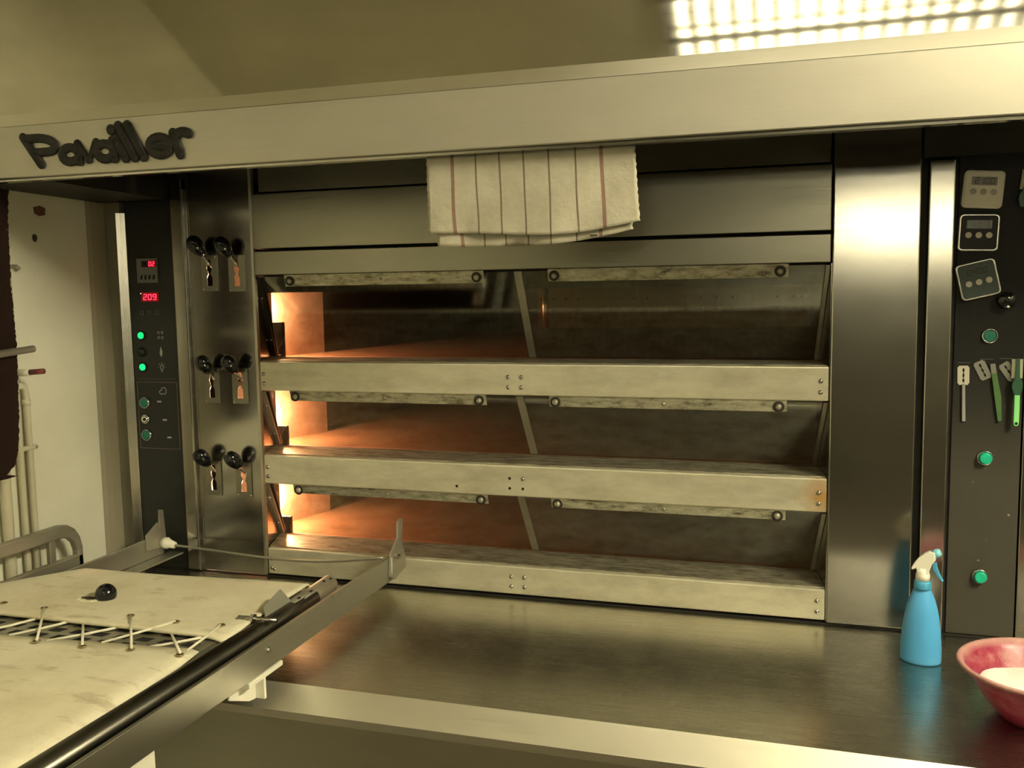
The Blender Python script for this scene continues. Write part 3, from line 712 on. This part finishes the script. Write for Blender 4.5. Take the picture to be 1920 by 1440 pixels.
curved_knife('bright green scoring knife with bent razor blade on the black panel', (1.812,0,1.538), True)
curved_knife('scoring knife with pale bent blade at the upper right edge beside the timers', (1.816,0,1.925), False).rotation_euler = (0,.12,0)

# ------------------------------------------------------------------ spray bottle
sb = thing('spray_bottle', 'blue spray bottle with white trigger head standing on the counter', 'spray bottle', (1.624,-.168,.95), local=True)
BLUE = mat('blue_plastic', (.085,.38,.74), .42, 0, .4); BLUE_D = mat('blue_collar', (.06,.33,.55), .4); WHT = mat('white_plastic', (.86,.84,.72), .35)
MB().lathe([(.036,.0),(.0385,.0015),(.0392,.006),(.0388,.03),(.0365,.065),(.0335,.090),(.0295,.112),(.0245,.130),(.0185,.145),(.0165,.150),(.016,.1515)], (0,0,.0005), 48, sy=.80).obj('bottle_body', BLUE, sb, smooth=True)
MB().lathe([(.0165,.152),(.0170,.154),(.0163,.167),(.014,.169)], (0,0,0), 36).obj('collar', BLUE_D, sb, smooth=True)
MB().lathe([(.0135,.169),(.0135,.181),(.012,.186),(.0115,.195)], (0,0,0), 32).obj('neck', WHT, sb, smooth=True)
MB().prism([(-.0195,.190),(-.0215,.193),(-.0165,.204),(-.008,.216),(.003,.226),(.011,.2300),(.021,.2310),(.0235,.224),(.0235,.214),(.017,.205),(.013,.193),(.010,.184),(-.010,.184),(-.012,.194)], 'y', -.0095, .0095).obj('spray_head', WHT, sb, .003, seg=3)
MB().tube([(.018,0,.2235),(.026,0,.229),(.0315,0,.2318)], [.0085,.0085,.0065], 20).obj('nozzle', mat('pale_blue_plastic',(.22,.58,.70),.35), sb, smooth=True)
MB().prism([(.018,.206),(.0245,.209),(.0265,.198),(.031,.186),(.0385,.173),(.037,.1715),(.030,.178),(.0235,.188),(.0185,.195)], 'y', -.0055, .0055).obj('trigger', BLUE_D, sb, .0015)
sb.rotation_euler = (0,0,-.25)

# ------------------------------------------------------------------ bowl of flour
def bowl_material():
    m = mat('floury_red_plastic', (.55,.06,.10), .38, 0, .5)
    g = noise(m, coords(m, (1,1,1)), 16, 7, .75); g2 = noise(m, coords(m, (1,1,1), (5,5,5)), 60, 3, .6)
    sp = nd(m, 'ShaderNodeSeparateXYZ'); tc = nd(m, 'ShaderNodeTexCoord'); lk(m, tc.outputs['Object'], sp.inputs[0])
    rim = maprange(m, sp.outputs['Z'], .084, .0955, 0, .6)
    a = nd(m, 'ShaderNodeMath', operation='ADD'); lk(m, rim, a.inputs[0]); lk(m, maprange(m, g, .50,.75,0,.5), a.inputs[1])
    a2 = nd(m, 'ShaderNodeMath', operation='ADD', use_clamp=True); lk(m, a.outputs[0], a2.inputs[0]); lk(m, maprange(m, g2, .6,.75,0,.3), a2.inputs[1])
    lk(m, mixc(m, a2.outputs[0], (.27,.022,.055), (.55,.36,.30)), bsdf(m).inputs['Base Color'])
    lk(m, maprange(m, a2.outputs[0], 0,1,.3,.85), bsdf(m).inputs['Roughness']); return m
bw = MB().lathe([(0,.000),(.062,.000),(.067,.003),(.091,.030),(.110,.062),(.122,.083),(.1345,.088),(.1375,.093),(.1345,.0965),(.128,.0945),(.117,.080),(.104,.056),(.085,.028),(.062,.006),(0,.005)], (0,0,0), 72).obj('bowl', bowl_material(), None, smooth=True)
bw.location = (1.795,-.392,.951); tag(bw, 'red plastic bowl dusted with flour standing at the right end of the counter', 'bowl')
fl = MB(); N = 28; G = {}
c0 = fl.bm.verts.new((0,0,.066))
for r in range(1, N//2+1):
    for a in range(48):
        rad = r/(N/2)*.099; th = 2*PI*a/48
        h = .060 + .006*math.cos(rad*22) + .0025*math.sin(3*th+rad*60) + random.uniform(-.0008,.0008) - (.003 if r == N//2 else 0)
        G[r,a] = fl.bm.verts.new((rad*math.cos(th), rad*math.sin(th), h))
for a in range(48):
    fl.bm.faces.new((c0,G[1,a],G[1,(a+1)%48]))
    for r in range(1,N//2): fl.bm.faces.new((G[r,a],G[r+1,a],G[r+1,(a+1)%48],G[r,(a+1)%48]))
fo = fl.obj('flour', mat('flour_white',(.88,.87,.82),.95), None, smooth=True); fo.location = bw.location
tag(fo, 'white flour lying in the red plastic bowl', 'flour', kind='stuff')

# ------------------------------------------------------------------ canvas loader
ld = thing('oven_loader', 'steel oven loader with laced canvas belt resting before the oven at left', 'loader', (.05,-.9,0))
ZR0, ZR1, YE, YS = .999, 1.060, -.055, -2.0
box('side_rail', S_RAIL, ld, .402,.410, YS,-.05, ZR0,ZR1, bevel=.0015)
box('rail_flange', S_RAIL, ld, .376,.402, YS,-.09, ZR0,ZR0+.005, bevel=.001)
box('side_rail', S_RAIL, ld, -.312,-.306, YS,-.035, ZR0+.004,ZR1, bevel=.0015)
box('rail_flange', S_RAIL, ld, -.306,-.262, YS,.0-.01, ZR0-.001,ZR0+.004, bevel=.001)
# end hooks
MB().prism([(-.024,1.141),(-.038,1.145),(-.056,1.141),(-.060,1.100),(-.104,1.070),(-.110,1.013),(-.082,.999),(-.012,1.012),(-.018,1.050),(-.036,1.085)], 'x', .4105,.4155).obj('end_hook', S_WORN, ld, .001)
MB().tube([(.416,-.078,1.058),(.430,-.078,1.058)], .007, 6).obj('bolt', SCREW, ld)
MB().tube([(.4135,-.100,1.003),(.4135,-.098,1.060)], [.004,.004], 8).obj('weld', S_STRIP, ld, smooth=True)
MB().prism([(-.036,1.127),(-.054,1.131),(-.056,1.086),(-.062,1.098),(-.112,1.072),(-.112,1.030),(-.030,1.020),(-.030,1.05)], 'x', -.3055,-.3015).obj('end_hook', S_WORN, ld, .001)
MB().tube([(-.300,-.045,1.036),(-.286,-.045,1.036),(-.284,-.045,1.036),(-.262,-.045,1.031)], [.015,.016,.0125,.009], 16).obj('cord_clamp', WHITEP, ld, smooth=True)
cp_ = []
for k in range(25):
    u = k/24; cp_.append((-.262+.664*u, -.045-.075*u, 1.031+.034*u - .020*math.sin(PI*u)**1 + .004*math.sin(2*PI*u)))
MB().tube(cp_, .0036, 8).obj('stop_rod', S_WORN, ld, smooth=True)
for y, z, x in ((-.657,1.036,.4105),(-.40,1.058,.4105),(-.48,.9985,.408)):
    MB().ball((x,y,z), .0065 if y == -.657 else .0028, (.7,1,1)).obj('rivet', SCREW, ld, smooth=True)
# belt board with a rounded, sooty edge tube
MB().prism([(-.27,1.012),(.318,1.012),(.330,1.018),(.336,1.032),(.330,1.046),(.318,1.050),(-.27,1.050)], 'y', YS, -.36).obj('belt_board', S_RAIL, ld, .001)
MB().tube([(.343,YS,1.036),(.343,-.50,1.036),(.343,-.372,1.040)], [.024,.024,.023], 24).obj('edge_tube', steel('dark_tube',(.16,.15,.125),.30,'y',dirt=.4), ld, smooth=True)
MB().tube([(.343,-.46,1.041),(.343,-.285,1.046)], .0205, 20).obj('tube_end', S_WORN, ld, smooth=True)
for y, a in ((-.30,.2),(-.325,-.4),(-.39,.3),(-.44,.1)):
    MB().ball((.343+.0205*math.sin(.5+a*.3), y, 1.046+.0205*math.cos(.5+a*.3)), .0035, (1,1,.5)).obj('tube_screw', HOLE, ld, smooth=True)
PX = .342
MB().prism([(-.553,1.050),(-.556,1.082),(-.492,1.098),(-.452,1.058),(-.462,1.046)], 'x', PX-.004, PX).obj('guide_plate', steel('plate_steel',(.42,.41,.33),.5,'y',metal=.5), ld, .0008)
MB().tube([(.300,-.588,1.0665),(.386,-.584,1.0665)], .0048, 12).obj('cross_bolt', SCREW, ld, smooth=True)
MB().tube([(.330,-.5875,1.0665),(.337,-.5872,1.0665)], .0105, 6).obj('nut', SCREW, ld)
# slotted plate seen between the two canvases
hs = [(-.28+.052*k + (.018 if r%2 else 0), -.28+.052*k+.028 + (.018 if r%2 else 0), r) for k in range(11) for r in (0,1,2)]
sp_ = MB(); sp_.box(-.30,.315,-.80,-.60,1.0505,1.0535); sp_.obj('slotted_plate', S_RAIL, ld)
hh = MB()
for a, b, r in hs:
    y = -.700-.032*r+.02
    if b < .31: hh.prism([(a,y-.009),(b,y-.009),(b+.006,y+.009),(a+.006,y+.009)], 'z', 1.0536, 1.0542)
hh.obj('plate_slots', HOLE, ld)
# canvases
def sheet(name, outline_fn, z, th, nu=40, nv=24, wav=.0015):
    mb = MB(); G = []
    for j in range(nv+1):
        v = j/nv; row = []
        for i in range(nu+1):
            u = i/nu; x, y, dz = outline_fn(u, v)
            row.append(mb.bm.verts.new((x, y, z + dz + wav*math.sin(7*u+2)*math.sin(5*v+1))))
        G.append(row)
    for j in range(nv):
        for i in range(nu): mb.bm.faces.new((G[j][i],G[j][i+1],G[j+1][i+1],G[j+1][i]))
    o = mb.obj(name, CANVAS, ld, smooth=True); s = o.modifiers.new('solid','SOLIDIFY'); s.thickness = th; s.offset = 0; return o
def c1(u, v):            # far canvas: v 0 far edge, 1 laced edge
    xl = -.283 - .115*max(0, min(1, (v-.0)/.45)); xr = .326 + .008*v
    x = xl + (xr-xl)*u; y = -.370 - .312*v + .030*u*(1-v)
    dz = 0
    if u > .955 and v > .72: dz -= (u-.955)*.20*(v-.72)/.28; 
    if u < .05: dz -= (.05-u)*.16
    if v < .04: dz -= (.04-v)*.3
    return x, y, dz
def c2(u, v):
    xl, xr = -.297, .321+.02*v; x = xl + (xr-xl)*u; y = -.790 - 1.2*v + .041*u*(1-v)
    dz = -.002
    if u > .965: dz -= (u-.965)*.25
    if u > .93 and v < .05: dz += .006*(u-.93)/.07*(1-v/.05)
    return x, y, dz
sheet('far_canvas', c1, 1.063, .0045)
sheet('near_canvas', c2, 1.062, .003, 40, 40)
def cedge(c, z0, r, name, off):
    pts = []
    for k in range(31):
        x, y, dz = c(k/30, 1 if off < 0 else 0); pts.append((x, y, z0+dz))
    MB().tube(pts, r, 10).obj(name, CANVAS, ld, smooth=True)
cedge(c1, 1.0625, .0052, 'folded_hem', -1)
MB().tube([(-.115+.018*0, -.800, 1.0615),(-.10,-.802,1.0615)], .002, 6).obj('hem_stitch', CANVAS, ld)
EYE = mat('brass_eyelet', (.42,.34,.18), .3, 1.0)
far = [(-.248,-.638),(-.136,-.643),(.076,-.635),(.191,-.642),(.292,-.635)]
near = [(-.114,-.804),(-.007,-.798),(.099,-.795),(.199,-.785),(.305,-.783)]
def eyelet(x, y, z):
    MB().tube([(x+.0062*math.cos(a*PI/8), y+.0062*math.sin(a*PI/8), z) for a in range(17)], .0016, 6).obj('eyelet', EYE, ld, smooth=True)
    MB().lathe([(.0055,0),(.0055,.0006)], (x,y,z-.0006), 16).obj('eyelet_hole', HOLE, ld)
zf_, zn_ = 1.0668, 1.0648
for x, y in far: eyelet(x, y, zf_)
for x, y in near: eyelet(x, y, zn_)
def lace(a, b, za, zb, r=.0026):
    a = Vector((*a,za)); b = Vector((*b,zb)); m_ = (a+b)/2 + Vector((0,0,-.001))
    MB().tube([a, m_, b], r, 7).obj('lace', ROPE, ld, smooth=True)
TOPF, UND, NE = zf_+.001, 1.0585, zn_+.0012
for a, b, zb in (((-.007,-.797),(-.136,-.643),TOPF),((.095,-.792),(-.006,-.677),UND),((.199,-.783),(.076,-.635),TOPF),((.303,-.779),(.200,-.672),UND),((-.114,-.803),(-.24,-.69),UND)):
    lace(a, b, NE, zb)
for a, b, zb in (((-.161,-.770),(-.120,-.683),UND),((-.095,-.776),(-.035,-.672),UND),((.001,-.781),(.087,-.675),UND),((.118,-.768),(.190,-.643),TOPF),((.203,-.768),(.290,-.675),UND),((.303,-.758),(.291,-.637),TOPF)):
    lace(a, b, 1.0600 if zb == UND else 1.063, zb)
# ball knob and frayed tear in the far canvas
MB().ball((-.052,-.556,1.076), .0225).obj('ball_knob', BLACKPL, ld, smooth=True)
MB().tube([(-.052,-.548,1.045),(-.052,-.548,1.066)], .006, 10).obj('knob_stem', SCREW, ld, smooth=True)
tr = MB(); tr.lathe([(.013,0),(.013,.0006)], (-.092,-.566,1.0660), 16, sx=1.5, sy=.8); tr.obj('canvas_tear', mat('tear_brown',(.06,.035,.015),.9), ld)
fr_ = MB()
for k in range(9):
    a = PI*(1.02+ .95*k/8); fr_.ball((-.085+.026*math.cos(a), -.570+.016*math.sin(a), 1.0665), .0045, (1.2,1,.55), seg=8)
fr_.obj('frayed_edge', CANVAS, ld, smooth=True)
# white bracket under the right rail
MB().prism([(-.728,.988),(-.610,.988),(-.610,.9975),(-.728,.9975)], 'x', .388,.412).obj('bracket_bar', WHITEP, ld, .001)
MB().prism([(-.752,.986),(-.655,.986),(-.655,.948),(-.668,.940),(-.69,.944),(-.752,.972)], 'x', .380,.384).obj('bracket_plate', WHITEP, ld, .001)
box('bracket_flange', WHITEP, ld, .384,.404, -.667,-.660, .941,.987, bevel=.001)
box('lower_bracket', WHITEP, ld, .330,.334, -1.12,-.90, .90,.975, bevel=.001)
for x in (-.30,.376):
    for y in (-1.25,-1.92): box('leg', S_RAIL, ld, x,x+.028, y,y+.028, 0,ZR0-.002, bevel=.002)
box('cross_bar', S_RAIL, ld, -.272,.376, -1.245,-1.225, .93,.955, bevel=.001)

# ------------------------------------------------------------------ guard rail at the left wall
gr = thing('guard_rail', 'bent flat steel guard rail along the left wall beside the loader', 'rail', (-.42,-.5,0))
path_o = [(-1.0,1.142)] + [(-.30-.0,1.142)] + [(-.275,1.137),(-.252,1.122),(-.236,1.098),(-.229,1.070),(-.229,1.010)]
path_i = [(-1.0,1.108)] + [(-.315,1.108)] + [(-.292,1.107),(-.272,1.100),(-.257,1.086),(-.249,1.064),(-.248,1.010)]
MB().prism(path_o + path_i[::-1], 'x', -.424,-.404).obj('bent_bar', S_WORN, gr, .004, seg=3)
box('upright', S_WORN, gr, -.421,-.407, -.338,-.318, .45,1.110, bevel=.003)
box('lower_bar', S_WORN, gr, -.421,-.404, -1.0,-.230, 1.020,1.052, bevel=.003)
box('wall_foot', S_WORN, gr, -.479,-.404, -.34,-.316, .43,.47, bevel=.002)
box('wall_foot', S_WORN, gr, -.479,-.404, -.96,-.93, 1.02,1.05, bevel=.002)

# ------------------------------------------------------------------ wall pipes
for label, y, r, z0, z1, zz in (('thin cream pipe running full height on the left wall beside the clamp', -.352, .0085, 0, 2.86, 1),
                                ('cream pipe with an elbow, nearest of the wall pipes to the oven', -.322, .0085, 0, 1.50, 2),
                                ('cream wall pipe farthest from the oven, behind the dark cloth', -.408, .013, 0, 2.86, 3)):
    t = thing('wall_pipe', label, 'pipe', (XL+r+.001, y, 0), 'painted pipes on the left wall')
    x = XL + r + .006
    pth = [(x,y,z0),(x,y,z1)] if zz != 2 else [(x,y,z0),(x,y,z1-.02),(x,y-.004,z1-.006),(x,y-.012,z1),(x,y-.030,z1)]
    MB().tube(pth, r, 14).obj('pipe', PIPEP, t, smooth=True)
    if zz == 2:
        MB().tube([(x,y,z1-.05),(x,y,z1-.035)], .0105, 14).obj('fitting', PIPEP, t, smooth=True)
cl_ = thing('pipe_clamp', 'cream clamp holding two pipes on the left wall', 'clamp', (XL,-.337,1.345))
MB().prism([(-.366,1.338),(-.306,1.338),(-.306,1.350),(-.366,1.350)], 'x', XL, XL+.024).obj('band', PIPEP, cl_, .003)
MB().ball((XL+.022,-.308,1.344), .005).obj('screw', S_WORN, cl_, smooth=True)
# nail hole and fixing on the wall
o = MB().ball((XL+.001,-.245,1.868), .0075, (.3,1,1.3)).obj('wall_plug', mat('old_plug',(.05,.035,.02),.8), None, smooth=True); tag(o, 'small dark wall plug in the cream wall under the hood', 'wall plug')
t = MB().tube([(XL,-.325,1.795),(XL+.012,-.322,1.795),(XL+.018,-.318,1.788)], .005, 8).obj('wall_hook', S_WORN, None, smooth=True); tag(t, 'small rusty hook in the cream wall beside the dark cloth', 'hook')
o = MB().prism([(-.243,1.945),(-.222,1.950),(-.205,1.946),(-.206,1.928),(-.225,1.924),(-.240,1.930)], 'x', XL, XL+.002).obj('wall_stain', mat('stain_brown',(.16,.07,.04),.8), None); tag(o, 'reddish brown stain high on the cream wall', 'stain')

# ------------------------------------------------------------------ dark cloth and pegs at the far left
def fuzz_material():
    m = mat('dark_brown_pile', (.022,.012,.009), .95, 0, .1)
    g = noise(m, coords(m), 120, 3, .6); bump(m, g, .9, .006); return m
fz = MB(); rows = []; prof = [(1.97,.36),(1.90,.368),(1.75,.372),(1.60,.368),(1.50,.372),(1.42,.377),(1.36,.384),(1.325,.398),(1.305,.425),(1.298,.46),(1.30,.52)]
import bisect
def yedge(z):
    for (z1,y1),(z2,y2) in zip(prof, prof[1:]):
        if z2 <= z <= z1: return y2 + (y1-y2)*(z-z2)/(z1-z2)
    return prof[-1][1]
pts = []
z = 1.97
while z > 1.305:
    pts.append((-(.050 + yedge(z) + random.uniform(-.0018,.0018)), z)); z -= .004
pts += [(-.44,1.299),(-.47,1.297),(-.56,1.300),(-.62,1.33),(-.64,1.97)]
fz.prism(pts, 'x', -.415, -.385)
o = fz.obj('hanging_pad', fuzz_material(), None, .003); tag(o, 'dark brown fuzzy pad hanging by the left wall at the picture edge', 'cloth')
pg = thing('wall_peg', 'grey steel peg sticking out over the dark brown pad', 'peg', (XL,-.372,1.596))
MB().tube([(XL,-.62,1.580),(-.40,-.62,1.582),(-.372,-.605,1.584),(-.370,-.57,1.586),(-.370,-.385,1.5965)], .0085, 14).obj('peg_rod', S_WORN, pg, .001, smooth=True)
pg = thing('wall_peg', 'peg with white collar and red tip below the grey steel peg', 'peg', (XL,-.345,1.54))
MB().tube([(XL,-.352,1.534),(-.432,-.352,1.5355),(-.418,-.352,1.5365)], .0085, 14).obj('collar', WHITEP, pg, smooth=True)
MB().tube([(-.4175,-.352,1.5365),(-.378,-.350,1.5395)], .0068, 14).obj('red_tip', mat('red_rubber',(.20,.045,.03),.5), pg, smooth=True)
